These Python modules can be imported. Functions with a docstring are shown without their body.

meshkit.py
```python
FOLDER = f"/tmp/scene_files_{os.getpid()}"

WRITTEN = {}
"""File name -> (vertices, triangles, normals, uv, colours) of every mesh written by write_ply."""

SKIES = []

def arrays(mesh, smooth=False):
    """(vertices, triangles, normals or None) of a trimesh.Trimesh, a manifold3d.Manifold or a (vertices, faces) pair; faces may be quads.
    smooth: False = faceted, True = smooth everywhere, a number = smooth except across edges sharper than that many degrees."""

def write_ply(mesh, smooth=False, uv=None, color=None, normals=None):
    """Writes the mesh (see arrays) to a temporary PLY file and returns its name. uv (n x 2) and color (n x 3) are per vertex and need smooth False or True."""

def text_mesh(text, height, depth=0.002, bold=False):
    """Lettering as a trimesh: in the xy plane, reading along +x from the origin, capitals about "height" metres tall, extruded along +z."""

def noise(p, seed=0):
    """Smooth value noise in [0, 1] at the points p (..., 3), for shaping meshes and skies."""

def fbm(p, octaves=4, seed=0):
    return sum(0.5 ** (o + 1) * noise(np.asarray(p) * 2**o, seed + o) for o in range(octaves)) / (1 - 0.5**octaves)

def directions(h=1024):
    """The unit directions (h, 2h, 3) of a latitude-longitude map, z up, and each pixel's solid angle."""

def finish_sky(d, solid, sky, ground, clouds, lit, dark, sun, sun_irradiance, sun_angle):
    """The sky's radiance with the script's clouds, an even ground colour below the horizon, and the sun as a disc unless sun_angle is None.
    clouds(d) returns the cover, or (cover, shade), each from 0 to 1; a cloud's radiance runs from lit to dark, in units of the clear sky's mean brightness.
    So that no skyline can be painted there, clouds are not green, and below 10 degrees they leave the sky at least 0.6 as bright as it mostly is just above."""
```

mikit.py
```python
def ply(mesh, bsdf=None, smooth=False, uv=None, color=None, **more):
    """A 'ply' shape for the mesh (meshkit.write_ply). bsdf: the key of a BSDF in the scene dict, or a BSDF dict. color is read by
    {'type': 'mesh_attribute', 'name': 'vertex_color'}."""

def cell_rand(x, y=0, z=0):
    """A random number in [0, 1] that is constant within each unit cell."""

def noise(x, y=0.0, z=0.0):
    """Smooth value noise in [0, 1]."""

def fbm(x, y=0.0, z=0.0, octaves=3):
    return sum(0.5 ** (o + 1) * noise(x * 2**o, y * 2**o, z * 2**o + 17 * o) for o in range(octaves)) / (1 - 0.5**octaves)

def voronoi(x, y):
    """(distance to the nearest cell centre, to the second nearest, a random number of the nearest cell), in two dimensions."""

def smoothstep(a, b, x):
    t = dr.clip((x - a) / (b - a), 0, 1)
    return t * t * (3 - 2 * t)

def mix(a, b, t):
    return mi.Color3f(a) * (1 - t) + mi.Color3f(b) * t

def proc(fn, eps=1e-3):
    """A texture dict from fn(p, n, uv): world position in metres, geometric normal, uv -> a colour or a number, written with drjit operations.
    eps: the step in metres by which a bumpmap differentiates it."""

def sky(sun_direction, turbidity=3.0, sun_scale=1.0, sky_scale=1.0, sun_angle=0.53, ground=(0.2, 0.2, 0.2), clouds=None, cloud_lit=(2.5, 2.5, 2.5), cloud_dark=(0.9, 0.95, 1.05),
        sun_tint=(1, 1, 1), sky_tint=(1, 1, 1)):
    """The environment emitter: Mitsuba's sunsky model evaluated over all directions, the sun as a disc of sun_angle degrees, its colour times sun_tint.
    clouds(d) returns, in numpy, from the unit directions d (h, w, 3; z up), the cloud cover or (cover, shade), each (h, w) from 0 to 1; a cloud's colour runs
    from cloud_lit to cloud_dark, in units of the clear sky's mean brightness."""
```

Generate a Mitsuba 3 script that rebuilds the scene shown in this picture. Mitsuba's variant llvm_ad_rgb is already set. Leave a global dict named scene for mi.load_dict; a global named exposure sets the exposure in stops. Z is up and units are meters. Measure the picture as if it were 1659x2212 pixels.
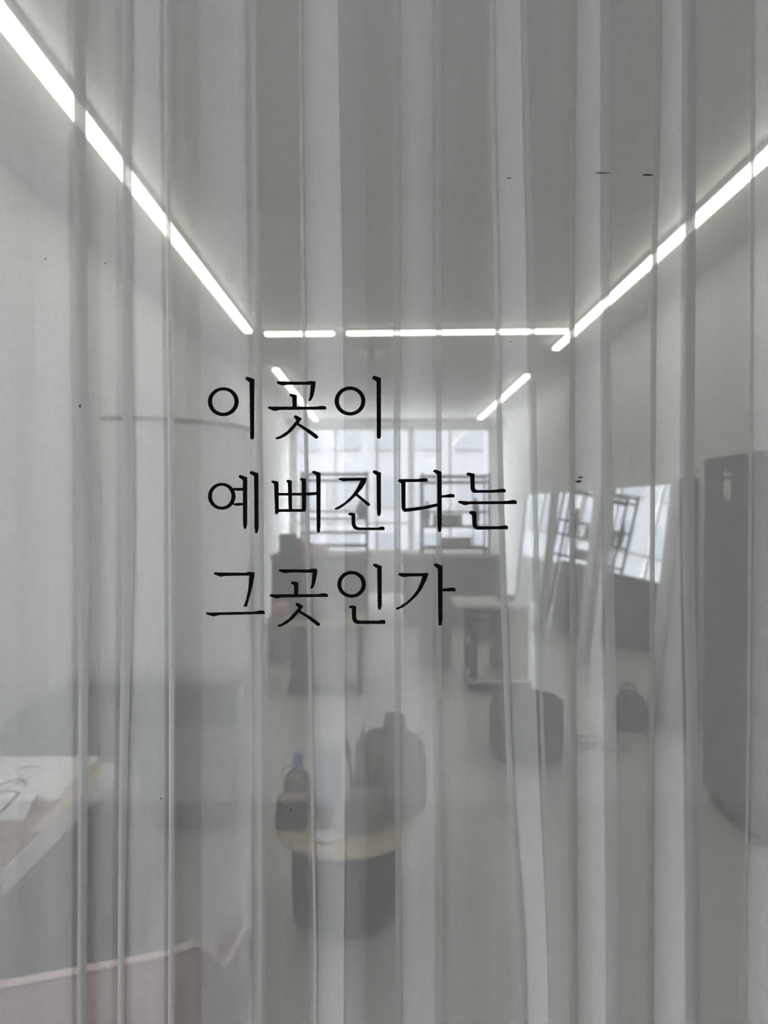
import math
import numpy as np
import trimesh
import mitsuba as mi
import drjit as dr
from shapely.geometry import Polygon, Point
from shapely.ops import unary_union
from shapely import affinity
import mikit
import meshkit
from mikit import proc, noise, fbm, mix

T = mi.ScalarTransform4f
rng = np.random.default_rng(7)
scene, labels = {}, {}

# ------------------------------------------------------------------ camera, sky, exposure
EYE, F, CX, CY = 1.45, 1534.0, 829.5, 1092.0        # eye height; focal length and vanishing point of the photograph, in pixels
TILT = math.atan(14.0 / F)                           # the lens looks down by half a degree
GLASS_Y, CURTAIN_Y = 0.80, 0.90
scene['camera'] = dict(type='thinlens', fov=2 * math.degrees(math.atan(829.5 / F)), fov_axis='x',
                       aperture_radius=0.0027, focus_distance=0.82,
                       near_clip=0.05, far_clip=200.0,
                       to_world=T().look_at(origin=[0, 0, EYE], target=[0, 1, EYE - math.tan(TILT)], up=[0, 0, 1]))
SKY_SCALE = 122.0
scene['sky'] = mikit.sky((0.3, -0.75, 0.6), turbidity=4.0, sun_scale=0.0, sky_scale=SKY_SCALE, ground=(0.3, 0.3, 0.3),
                         clouds=lambda d: (np.full(d.shape[:2], 0.92), 0.35 * meshkit.fbm(d * 2.5, 4)),
                         cloud_lit=(1.25, 1.27, 1.3), cloud_dark=(0.85, 0.87, 0.9))
LED_RADIANCE = (8.2, 8.25, 7.1)
exposure = -0.03


def P(px, py, z):
    """The point that stands at the photograph's pixel (px, py), z metres in front of the lens."""
    a, b = (px - CX) / F, -(py - 1106.0) / F
    c, s = math.cos(TILT), math.sin(TILT)
    return np.array([a, c + b * s, b * c - s]) * (z / (c + b * s)) + np.array([0, 0, EYE])


def across(px, z, y):
    """X of the photograph's column px at depth y and height z."""
    t = (z - EYE) / y
    c, s = math.cos(TILT), math.sin(TILT)
    b = (t * c + s) / (c - t * s)
    return (px - CX) / F * y / (c + b * s)


def floor_depth(py, height=0.0):
    return (EYE - height) * F / (py - CY)


# ------------------------------------------------------------------ materials
def plain(key, color, rough=0.6, metallic=0.0, spec=0.4, clearcoat=0.0):
    if metallic == 0 and (spec <= 0.2 or rough >= 0.45):     # cloth, paper, paint: no gloss to speak of
        scene[key] = {'type': 'twosided', 'bsdf': {'type': 'diffuse', 'reflectance': {'type': 'rgb', 'value': list(color)}}}
        return
    scene[key] = {'type': 'twosided', 'bsdf': {'type': 'principled', 'base_color': {'type': 'rgb', 'value': list(color)}, 'roughness': rough,
                                               'metallic': metallic, 'specular': spec, 'clearcoat': clearcoat}}


plain('plaster', (0.69, 0.69, 0.685), 0.85, spec=0.2)
plain('ceiling_board', (0.68, 0.685, 0.67), 0.85, spec=0.2)
plain('pale_vinyl', (0.54, 0.54, 0.525), 0.3, spec=0.45)
plain('corridor_tile', (0.06, 0.06, 0.06), 0.45)
plain('pink_top', (0.33, 0.21, 0.165), 0.45)
plain('pale_wood', (0.68, 0.56, 0.41), 0.5)
plain('rod_wood', (0.20, 0.14, 0.085), 0.5)
plain('corridor_paint', (0.58, 0.58, 0.58), 0.8, spec=0.2)
plain('white_paint', (0.78, 0.78, 0.77), 0.45)
plain('white_paper', (0.82, 0.82, 0.80), 0.8, spec=0.1)
plain('cream_paper', (0.80, 0.78, 0.66), 0.8, spec=0.1)
plain('white_cloth', (0.80, 0.80, 0.79), 0.9, spec=0.1)
plain('aluminium', (0.62, 0.62, 0.62), 0.35, metallic=0.8)
plain('black_metal', (0.06, 0.06, 0.06), 0.45)
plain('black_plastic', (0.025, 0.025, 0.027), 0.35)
plain('black_leather', (0.06, 0.06, 0.063), 0.5)
plain('locker_grey', (0.165, 0.17, 0.162), 0.45)
plain('gap_shade_grey', (0.22, 0.22, 0.23), 0.7)  # tone of the painted shade wedge beside the nearest mirror
plain('mid_grey', (0.34, 0.34, 0.33), 0.6)
plain('taupe_plastic', (0.25, 0.245, 0.22), 0.6)
plain('dark_fabric', (0.14, 0.14, 0.14), 0.95, spec=0.1)
plain('grey_fabric', (0.30, 0.30, 0.29), 0.95, spec=0.1)
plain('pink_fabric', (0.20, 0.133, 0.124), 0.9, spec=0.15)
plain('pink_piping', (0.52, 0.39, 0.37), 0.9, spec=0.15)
plain('dark_brown', (0.13, 0.11, 0.095), 0.5)
plain('cardboard', (0.42, 0.36, 0.27), 0.8)
plain('bottle_green', (0.06, 0.075, 0.065), 0.4)
plain('cap_blue', (0.05, 0.11, 0.48), 0.4)
plain('lavender', (0.50, 0.53, 0.74), 0.4)
plain('label_pink', (0.66, 0.45, 0.42), 0.6)
plain('label_yellow', (0.60, 0.62, 0.25), 0.6)
plain('red_gloss', (0.55, 0.07, 0.10), 0.4)
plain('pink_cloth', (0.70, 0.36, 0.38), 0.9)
plain('orange_card', (0.72, 0.36, 0.20), 0.7)
plain('facade', (0.15, 0.154, 0.162), 0.8)
plain('facade_dark', (0.08, 0.087, 0.096), 0.3)
plain('ink', (0.03, 0.03, 0.03), 0.7, spec=0.1)
scene['black_vinyl'] = {'type': 'twosided', 'bsdf': {'type': 'diffuse', 'reflectance': {'type': 'rgb', 'value': [0.004, 0.004, 0.004]}}}
scene['mirror_silver'] = {'type': 'twosided', 'bsdf': {'type': 'conductor', 'material': 'none', 'specular_reflectance': {'type': 'rgb', 'value': [0.86, 0.88, 0.88]}}}
scene['clear_glass'] = {'type': 'thindielectric', 'int_ior': 1.5}
def weave(p, n, uv):
    """The slubs and the uneven count of a plain woven voile: fine threads across, longer ones down."""
    v = 0.5 * noise(p.x * 900, p.z * 90, 1.0) + 0.5 * noise(p.x * 110, p.z * 1000, 7.0)
    return mi.Color3f(1.0, 1.0, 0.988) * (0.80 + 0.06 * (v - 0.5))


# open weave: threads cover a little under half of the area, what shows between them is the room behind; the threads scatter light to both sides
scene['sheer_weave'] = {'type': 'mask', 'opacity': 0.49,
                        'bsdf': {'type': 'principledthin', 'base_color': proc(weave), 'roughness': 0.36, 'diff_trans': 1.15, 'spec_trans': 0.16, 'eta': 1.33}}


# ------------------------------------------------------------------ mesh helpers
cat_mesh = trimesh.util.concatenate


def box(lo, hi, bevel=0.003):
    lo, hi = np.minimum(lo, hi).astype(float), np.maximum(lo, hi).astype(float)
    c, h = (lo + hi) / 2, (hi - lo) / 2
    b = min(bevel, 0.4 * h.min())
    if b < 1e-4:
        m = trimesh.creation.box(hi - lo)
        m.apply_translation(c)
        return m
    pts = []
    for s in np.ndindex(2, 2, 2):
        s = np.array(s) * 2 - 1
        for k in range(3):
            q = h - b
            q[k] = h[k]
            pts.append(s * q)
    m = trimesh.convex.convex_hull(np.array(pts))
    m.apply_translation(c)
    return m


def lathe(profile, seg=40, at=(0, 0, 0)):
    """Closed profile of (radius, height) pairs turned about the z axis."""
    m = trimesh.creation.revolve(np.array(profile, float), sections=seg)
    if m.volume < 0:
        m.invert()
    m.apply_translation(at)
    return m


def tube(path, r, seg=10, cap=True):
    path = np.asarray(path, float)
    t = np.gradient(path, axis=0)
    t /= np.linalg.norm(t, axis=1, keepdims=True) + 1e-12
    up = np.array([0.0, 0, 1]) if abs(t[0][2]) < 0.9 else np.array([1.0, 0, 0])
    a = np.cross(t[0], up)
    a /= np.linalg.norm(a)
    rings = []
    r = np.broadcast_to(r, len(path))
    ang = np.arange(seg) * 2 * np.pi / seg
    for i in range(len(path)):
        a = a - t[i] * (a @ t[i])
        a /= np.linalg.norm(a)
        b = np.cross(t[i], a)
        rings.append(path[i] + r[i] * (np.cos(ang)[:, None] * a + np.sin(ang)[:, None] * b))
    v = np.vstack(rings)
    f = []
    for i in range(len(path) - 1):
        for k in range(seg):
            p, q = i * seg + k, i * seg + (k + 1) % seg
            f += [[p, q, q + seg], [p, q + seg, p + seg]]
    if cap:
        v = np.vstack([v, path[0], path[-1]])
        n = len(v)
        for k in range(seg):
            f += [[n - 2, (k + 1) % seg, k], [n - 1, len(v) - 2 - seg + k, len(v) - 2 - seg + (k + 1) % seg]]
    m = trimesh.Trimesh(v, np.array(f), process=False)
    if m.volume < 0:
        m.invert()
    return m


def smooth_path(pts, n=60):
    from scipy.interpolate import CubicSpline
    pts = np.asarray(pts, float)
    d = np.r_[0, np.cumsum(np.linalg.norm(np.diff(pts, axis=0), axis=1))]
    return CubicSpline(d, pts)(np.linspace(0, d[-1], n))


def rod(a, b, r, seg=12):
    return tube([a, b], r, seg)


def extrude(poly, depth):
    return trimesh.creation.extrude_polygon(poly, depth, engine='earcut')


def put(key, mesh, bsdf, smooth=30, **more):
    if key in scene:
        k = 1
        while f'{key}_{k:03d}' in scene:
            k += 1
        key = f'{key}_{k:03d}'
    scene[key] = mikit.ply(mesh, bsdf, smooth=smooth, **more)
    return key


def tag(key, label=None, category=None, group=None, kind=None):
    labels[key] = {k: v for k, v in dict(label=label, category=category, group=group, kind=kind).items() if v}
    return key


def struct(key, mesh, bsdf, label=None, smooth=False):
    put(key, mesh, bsdf, smooth)
    return tag(key, label, kind='structure')


def blob(center, radii, lumps=0.12, freq=2.5, seed=0, flat=True, sub=4):
    """A soft lump: a sphere pushed about by noise, flattened where it rests."""
    m = trimesh.creation.icosphere(subdivisions=sub)
    v = m.vertices
    s = 1 + lumps * 2 * (meshkit.fbm(v * freq + 5 * seed, 3, seed) - 0.5)
    v = v * s[:, None]
    if flat:
        v[:, 2] = np.where(v[:, 2] < -0.7, -0.7 + 0.1 * (v[:, 2] + 0.7), v[:, 2])
        v[:, 2] -= v[:, 2].min()
    m.vertices = v * np.array(radii) + np.array(center)
    return m


# ------------------------------------------------------------------ the shell of the room
CEIL = EYE + 1.42
LEFT, RIGHT, BACK = -1.59, 1.96, 12.0
struct('floor', box((LEFT - 0.1, GLASS_Y - 0.05, -0.1), (RIGHT + 0.1, BACK + 0.2, 0.0), 0), 'pale_vinyl', 'pale grey vinyl floor of the studio')
struct('wall_left', box((LEFT - 0.1, GLASS_Y - 0.05, 0), (LEFT, BACK + 0.2, CEIL + 0.2), 0), 'plaster', 'white plaster wall on the left of the studio')
struct('wall_right', box((RIGHT, GLASS_Y - 0.05, 0), (RIGHT + 0.1, BACK + 0.2, CEIL + 0.2), 0), 'plaster', 'white plaster wall on the right of the studio')
struct('ceiling', box((LEFT, GLASS_Y - 0.05, CEIL + 0.016), (RIGHT, BACK + 0.2, CEIL + 0.2), 0), 'ceiling_board', 'white ceiling of flush boards')
xs, ys = [LEFT, -0.77, 0.19, 1.20, RIGHT], [GLASS_Y, 1.5, 2.69, 3.96, 5.23, 6.5, 7.77, 9.04, 10.3, BACK]
for i in range(4):
    for j in range(9):
        put('ceiling__board', box((xs[i] + 0.0015, ys[j] + 0.0015, CEIL), (xs[i + 1] - 0.0015, ys[j + 1] - 0.0015, CEIL + 0.0165), 0.002), 'ceiling_board', False)

# window wall
WX0, WX1, WZ0, WZ1 = -1.52, 1.82, 0.65, 2.78
wall_back = [box((LEFT, BACK, 0), (RIGHT, BACK + 0.18, WZ0), 0), box((LEFT, BACK, WZ1), (RIGHT, BACK + 0.18, CEIL + 0.1), 0),
             box((LEFT, BACK, WZ0), (WX0, BACK + 0.18, WZ1), 0), box((WX1, BACK, WZ0), (RIGHT, BACK + 0.18, WZ1), 0)]
struct('wall_back', cat_mesh(wall_back), 'plaster', 'white wall around the far window')
struct('trim_1', box((LEFT, BACK - 0.35, CEIL - 0.09), (RIGHT, BACK - 0.31, CEIL), 0.004), 'white_paint', 'white pelmet board above the far window')
for side, x0, x1 in (('left', LEFT, LEFT + 0.012), ('right', RIGHT - 0.012, RIGHT)):
    struct(f'baseboard_{side}', box((x0, GLASS_Y + 0.06, 0), (x1, BACK, 0.08), 0.003), 'white_paint', f'white baseboard along the {side} wall')
tag('window_2', 'wide far window with white frames and bright daylight', kind='structure')
mull = [WX0, -0.82, -0.12, 0.46, 1.12, WX1]
put('window_2__frame', cat_mesh([box((WX0, BACK + 0.05, WZ0), (WX1, BACK + 0.12, WZ0 + 0.06)), box((WX0, BACK + 0.05, WZ1 - 0.06), (WX1, BACK + 0.12, WZ1)),
                                 box((WX0, BACK + 0.05, WZ0), (WX0 + 0.06, BACK + 0.12, WZ1)), box((WX1 - 0.06, BACK + 0.05, WZ0), (WX1, BACK + 0.12, WZ1))]), 'white_paint', False)
for k, x in enumerate(mull[1:-1]):
    w = 0.055 if k == 2 else 0.025
    put('window_2__mullion', box((x - w, BACK + 0.055, WZ0 + 0.06), (x + w, BACK + 0.115, WZ1 - 0.06)), 'white_paint', False)
put('window_2__transom', box((WX0 + 0.06, BACK + 0.055, 1.13), (0.42, BACK + 0.11, 1.17)), 'white_paint', False)
for a, b in zip(mull[:-1], mull[1:]):
    put('window_2__pane', trimesh.Trimesh([[a + 0.02, BACK + 0.083, WZ0 + 0.05], [b - 0.02, BACK + 0.083, WZ0 + 0.05], [b - 0.02, BACK + 0.083, WZ1 - 0.05], [a + 0.02, BACK + 0.083, WZ1 - 0.05]], [[0, 1, 2], [0, 2, 3]], process=False), 'clear_glass', False)

# the house across the street
tag('apartment_building', 'pale apartment house seen blurred through the far window', 'building')
put('apartment_building__wall', box((-17, 34, -6), (9.2, 44, 40.0), 0.02), 'facade', False)  # unseen upper wall raised to hold sky light back from the room
put('apartment_building__cornice', box((-17.2, 33.8, 40.0), (9.4, 44, 40.4), 0.02), 'facade', False)
for i in range(13):
    for j in range(4):
        x, z = -16.0 + i * 1.95, -1.2 + j * 2.7
        w = put('apartment_building__window', box((x, 33.95, z), (x + 1.15, 34.02, z + 1.35), 0.01), 'facade_dark', False)
        put(w + '__sill', box((x - 0.08, 33.85, z - 0.08), (x + 1.23, 34.0, z), 0.01), 'facade', False)
struct('ground', box((-60, BACK + 0.2, -6.2), (60, 90, -6.0), 0), 'mid_grey', 'street level outside the far window')

# ------------------------------------------------------------------ the corridor in front of the glass
COR_L, COR = 2.75, 4.2
CB = -1.87
struct('floor_corridor', box((-COR_L, CB, -0.1), (COR, GLASS_Y - 0.05, 0.0), 0), 'corridor_tile', 'dark tiled corridor floor')
struct('wall_corridor', box((-COR_L, CB - 0.1, 0), (COR, CB, CEIL + 0.1), 0), 'corridor_paint', 'grey corridor wall')
struct('wall_corridor_end', box((COR, CB, 0), (COR + 0.1, GLASS_Y, CEIL + 0.1), 0), 'mid_grey', 'grey end wall of the corridor')
struct('ceiling_corridor', box((-COR_L, CB, CEIL), (COR, GLASS_Y - 0.05, CEIL + 0.1), 0), 'mid_grey', 'grey corridor ceiling')
struct('wall_front_left', box((-COR_L, GLASS_Y - 0.05, 0), (LEFT - 0.1, GLASS_Y + 0.05, CEIL + 0.1), 0), 'plaster', 'white wall left of the glass partition')
struct('wall_front_right', box((RIGHT + 0.1, GLASS_Y - 0.05, 0), (COR, GLASS_Y + 0.05, CEIL + 0.1), 0), 'plaster', 'white wall right of the glass partition')
tag('window_3', 'tall corridor window at the left end', kind='structure')
put('window_3__frame', cat_mesh([box((-COR_L, CB, 0), (-COR_L + 0.06, CB + 0.06, CEIL)), box((-COR_L, GLASS_Y - 0.11, 0), (-COR_L + 0.06, GLASS_Y - 0.05, CEIL)),
                                 box((-COR_L, CB, 0), (-COR_L + 0.06, GLASS_Y - 0.05, 0.08)), box((-COR_L, CB, CEIL - 0.06), (-COR_L + 0.06, GLASS_Y - 0.05, CEIL))]), 'aluminium', False)
put('window_3__mullion', box((-COR_L, -0.6, 0.08), (-COR_L + 0.06, -0.54, CEIL - 0.06)), 'aluminium', False)

# glass partition with its frame
tag('window_1', 'large clear glass partition carrying black vinyl lettering', kind='structure')
put('window_1__pane', trimesh.Trimesh([[LEFT, GLASS_Y, 0.06], [RIGHT, GLASS_Y, 0.06], [RIGHT, GLASS_Y, CEIL - 0.05], [LEFT, GLASS_Y, CEIL - 0.05]], [[0, 1, 2], [0, 2, 3]], process=False), 'clear_glass', False)
put('window_1__frame', cat_mesh([box((LEFT, GLASS_Y - 0.03, 0), (RIGHT, GLASS_Y + 0.03, 0.06)), box((LEFT, GLASS_Y - 0.03, CEIL - 0.05), (RIGHT, GLASS_Y + 0.03, CEIL)),
                                 box((LEFT, GLASS_Y - 0.03, 0), (LEFT + 0.05, GLASS_Y + 0.03, CEIL)), box((RIGHT - 0.05, GLASS_Y - 0.03, 0), (RIGHT, GLASS_Y + 0.03, CEIL))]), 'aluminium', False)


# ------------------------------------------------------------------ the sheer curtain
ROWS = np.array([-300, 0, 550, 1100, 1650, 2212, 2500.0])
knots = []                                            # (seven positions across, depth): the path of the cloth from left to right


def K(xs, d):
    xs = [xs] * 5 if np.isscalar(xs) else list(xs)
    knots.append(([xs[0]] + xs + [xs[-1]], d))


def pleat(left, right, d0, d1, times=2):
    """The cloth runs back to one line, returns to a small ridge at the other and runs back again, several times: 2 times + 1 plies."""
    left, right = (np.array([e] * 5 if np.isscalar(e) else e, float) for e in (left, right))
    wide = np.mean(right - left) * CURTAIN_Y / F
    rise = min(1.4 * wide, 0.009) if times > 1 else 0.005
    far = max(d0, d1)
    for k in range(times):
        j = rng.uniform(-1.4, 1.4, 2) if k else (0, 0)
        K(right + j[0], far + 0.0015 * k)
        K(left + j[1], far - rise + 0.0015 * k)
    K(right - 0.5, far + 0.0015 * times)


# everything left of the view: plain even folds
x = -2400.0
while x < -120:
    K(x, 0.035); K(x + 120, -0.03)
    x += 240 + 40 * rng.random()
K(-70, .008)
K([30, 30, 34, 36, 36], .002)
K([96, 98, 100, 102, 100], -.003)
K([146, 151, 158, 159, 156], -.010)
pleat([153, 158, 165, 166, 163], [190, 193, 197, 193, 191], -.012, .004)
K([215, 216, 220, 215, 212], .010)
K([252, 252, 254, 246, 240], .006)
pleat([261, 261, 262, 255, 252], [288, 288, 294, 280, 272], .006, .012, 2)
K([300, 300, 304, 300, 296], .007)
K([345, 350, 355, 356, 354], -.010)
pleat([352, 357, 362, 363, 361], [371, 371, 378, 379, 379], -.009, -.001)
K([400, 400, 402, 404, 404], .006)
K([432, 432, 434, 436, 436], .011)
K([490, 490, 490, 492, 492], .008)
K([532, 536, 542, 546, 546], .0)
pleat([541, 545, 551, 556, 556], [562, 566, 572, 575, 573], .0, .02)
K([600, 602, 606, 610, 612], .030)
K([640, 644, 650, 660, 668], .050)
pleat([645, 650, 657, 668, 677], [653, 658, 670, 678, 685], .05, .048)
K([690, 694, 704, 708, 714], .020)
K([724, 728, 738, 740, 738], -.012)
K([730, 738, 744, 745, 742], -.0165)
K([735, 743, 749, 750, 747], -.0150)
K([741, 749, 755, 756, 753], -.0110)
K([790, 790, 792, 792, 790], .014)
K([840, 840, 842, 844, 846], .028)
pleat([846, 846, 848, 850, 852], [866, 868, 868, 868, 870], .028, .032, 1)
K([905, 905, 905, 905, 908], .022)
K([934, 934, 934, 936, 938], .018)
pleat([938, 938, 940, 942, 946], [956, 956, 956, 958, 962], .018, .022, 1)
K([1000, 1000, 1005, 1010, 1020], .032)
K([1050, 1058, 1068, 1084, 1108], .050)
pleat([1057, 1066, 1075, 1092, 1118], [1070, 1078, 1091, 1107, 1140], .05, .046)
K([1098, 1104, 1116, 1134, 1162], .020)
K([1124, 1134, 1144, 1163, 1184], -.014)
pleat([1127, 1138, 1148, 1168, 1188], [1140, 1156, 1164, 1180, 1198], -.014, -.002, 1)
K([1185, 1188, 1192, 1200, 1212], .018)
K([1222, 1221, 1222, 1223, 1230], .042)
pleat([1229, 1228, 1228, 1229, 1236], [1247, 1244, 1244, 1248, 1250], .042, .046)
K([1272, 1270, 1270, 1275, 1278], .018)
K([1296, 1296, 1298, 1304, 1308], -.004)
pleat([1298, 1298, 1300, 1306, 1310], [1322, 1320, 1328, 1336, 1340], -.004, .008, 1)
K([1362, 1362, 1364, 1368, 1370], .022)
K([1406, 1398, 1396, 1394, 1394], .044)
pleat([1414, 1406, 1403, 1401, 1400], [1432, 1422, 1417, 1415, 1414], .044, .048)
K([1450, 1446, 1442, 1444, 1446], .018)
K([1472, 1470, 1467, 1476, 1480], -.006)
pleat([1473, 1472, 1469, 1480, 1486], [1508, 1507, 1504, 1512, 1516], -.006, .01, 2)
K([1560, 1560, 1556, 1552, 1550], .024)
K([1611, 1611, 1607, 1603, 1596], .044)
pleat([1619, 1619, 1615, 1611, 1604], [1632, 1630, 1625, 1620, 1612], .044, .046)
K([1665, 1662, 1660, 1656, 1650], .012)
x = 1740.0
while x < 3180:
    K(x, -0.03); K(x + 120, 0.035)
    x += 240 + 40 * rng.random()


def curtain_mesh():
    N, R = 14, 84
    xk = np.array([k[0] for k in knots], float)
    dk = np.array([k[1] for k in knots], float)
    zs = np.linspace(CEIL - 0.012, 0.012, R)
    rows = CY + (EYE - zs) * F / CURTAIN_Y
    from scipy.interpolate import PchipInterpolator, interp1d
    xr = PchipInterpolator(ROWS, xk, axis=1)(np.clip(rows, ROWS[0], ROWS[-1]))       # knot x per row
    # rounded turns: corner cutting of the knot path, with weights that keep the turn close to its line
    X = across(xr, zs[None, :], CURTAIN_Y)             # metres, knots x rows
    D = np.repeat(dk[:, None], R, 1)
    pts = np.stack([X, D, np.broadcast_to(np.arange(len(dk))[:, None], D.shape)], -1)
    for it in range(4):
        w = 0.12 if it == 0 else 0.25
        a = pts[:-1] * (1 - w) + pts[1:] * w
        b = pts[:-1] * w + pts[1:] * (1 - w)
        mid = np.empty((2 * len(a), R, 3))
        mid[0::2], mid[1::2] = a, b
        pts = np.concatenate([pts[:1], mid, pts[-1:]])
    n = len(pts)
    s = np.linspace(0, 1, n)[:, None]
    zz = np.broadcast_to(zs, (n, R))
    q = np.stack([np.broadcast_to(pts[..., 0] * 9, (n, R)), zz * 1.3, np.broadcast_to(pts[..., 1] * 4, (n, R))], -1)
    wob = (meshkit.fbm(q, 3, 11) - 0.5) * 0.010
    fine = (meshkit.fbm(np.stack([pts[..., 0] * 60, zz * 1.1, zz * 0], -1), 2, 5) - 0.5) * 0.0028
    keep = np.clip((pts[..., 1] + wob + fine), -0.075, 0.09)
    depth = CURTAIN_Y + keep
    V = np.stack([pts[..., 0] * depth / CURTAIN_Y, depth, zz], -1)
    ok = (V[:, 0, 0] > LEFT + 0.06) & (V[:, 0, 0] < RIGHT - 0.06)
    i0, i1 = np.argmax(ok), n - 1 - np.argmax(ok[::-1])
    V = V[i0:i1 + 1]
    n = len(V)
    i = np.arange((n - 1) * R).reshape(n - 1, R)[:, :-1].ravel()
    f = np.stack([i, i + R, i + R + 1, i + 1], 1)
    return trimesh.Trimesh(V.reshape(-1, 3), np.vstack([f[:, [0, 1, 2]], f[:, [0, 2, 3]]]), process=False)


CURTAIN = True
if CURTAIN:
    put('sheer_curtain', curtain_mesh(), 'sheer_weave', True)
    tag('sheer_curtain', 'full height white sheer curtain hanging in folds right behind the lettered glass', 'curtain')
tag('curtain_track', 'slim white curtain track along the ceiling behind the glass', 'curtain track')
put('curtain_track', box((LEFT + 0.03, CURTAIN_Y - 0.02, CEIL - 0.012), (RIGHT - 0.03, CURTAIN_Y + 0.03, CEIL), 0.002), 'white_paint', False)

# ------------------------------------------------------------------ ceiling lights
LED_L, LED_R = -1.08, 1.515
bars = [('long white linear ceiling light along the left wall, nearest the curtain', (LED_L, 1.02), (LED_L, 5.66)),
        ('long white linear ceiling light along the right wall, nearest the curtain', (LED_R, 1.02), (LED_R, 6.28)),
        ('white linear ceiling light running straight across the room, left half', (LED_L + 0.12, 5.74), (-0.40, 5.72)),
        ('white linear ceiling light running straight across the room, right half', (-0.30, 5.715), (LED_R - 0.06, 5.64)),
        ('short white linear ceiling light at the far left, beyond the cross light', (LED_L - 0.02, 7.2), (LED_L - 0.02, 11.5)),
        ('short white linear ceiling light at the far right, beyond the cross light', (LED_R + 0.01, 7.55), (LED_R + 0.01, 11.3))]
for lab, a, b in bars:
    a, b = np.array(a), np.array(b)
    L = np.linalg.norm(b - a)
    rot = trimesh.transformations.rotation_matrix(math.atan2(*(b - a)[::-1]), [0, 0, 1])
    key = 'linear_light'
    k = 0
    while key + '__housing' in scene:
        k += 1
        key = f'linear_light_{k:03d}'
    tag(key, lab, 'ceiling light', 'linear lights on the ceiling')
    for part, lo, hi, bs in (('housing', (0, -0.032, -0.03), (L, 0.032, 0), 'white_paint'), ('diffuser', (0.004, -0.028, -0.049), (L - 0.004, 0.028, -0.0302), 'white_paint')):
        m = box(lo, hi, 0.002)
        m.apply_transform(rot)
        m.apply_translation([a[0], a[1], CEIL])
        more = {'emitter': {'type': 'area', 'radiance': {'type': 'rgb', 'value': list(LED_RADIANCE)}}} if part == 'diffuser' else {}
        put(f'{key}__{part}', m, bs, False, **more)


# ------------------------------------------------------------------ lettering on the glass
def oval(x0, x1, y0, y1, n=64):
    t = np.arange(n) * 2 * np.pi / n
    return Polygon(np.stack([(x0 + x1) / 2 + (x1 - x0) / 2 * np.cos(t), (y0 + y1) / 2 + (y1 - y0) / 2 * np.sin(t)], 1))


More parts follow.
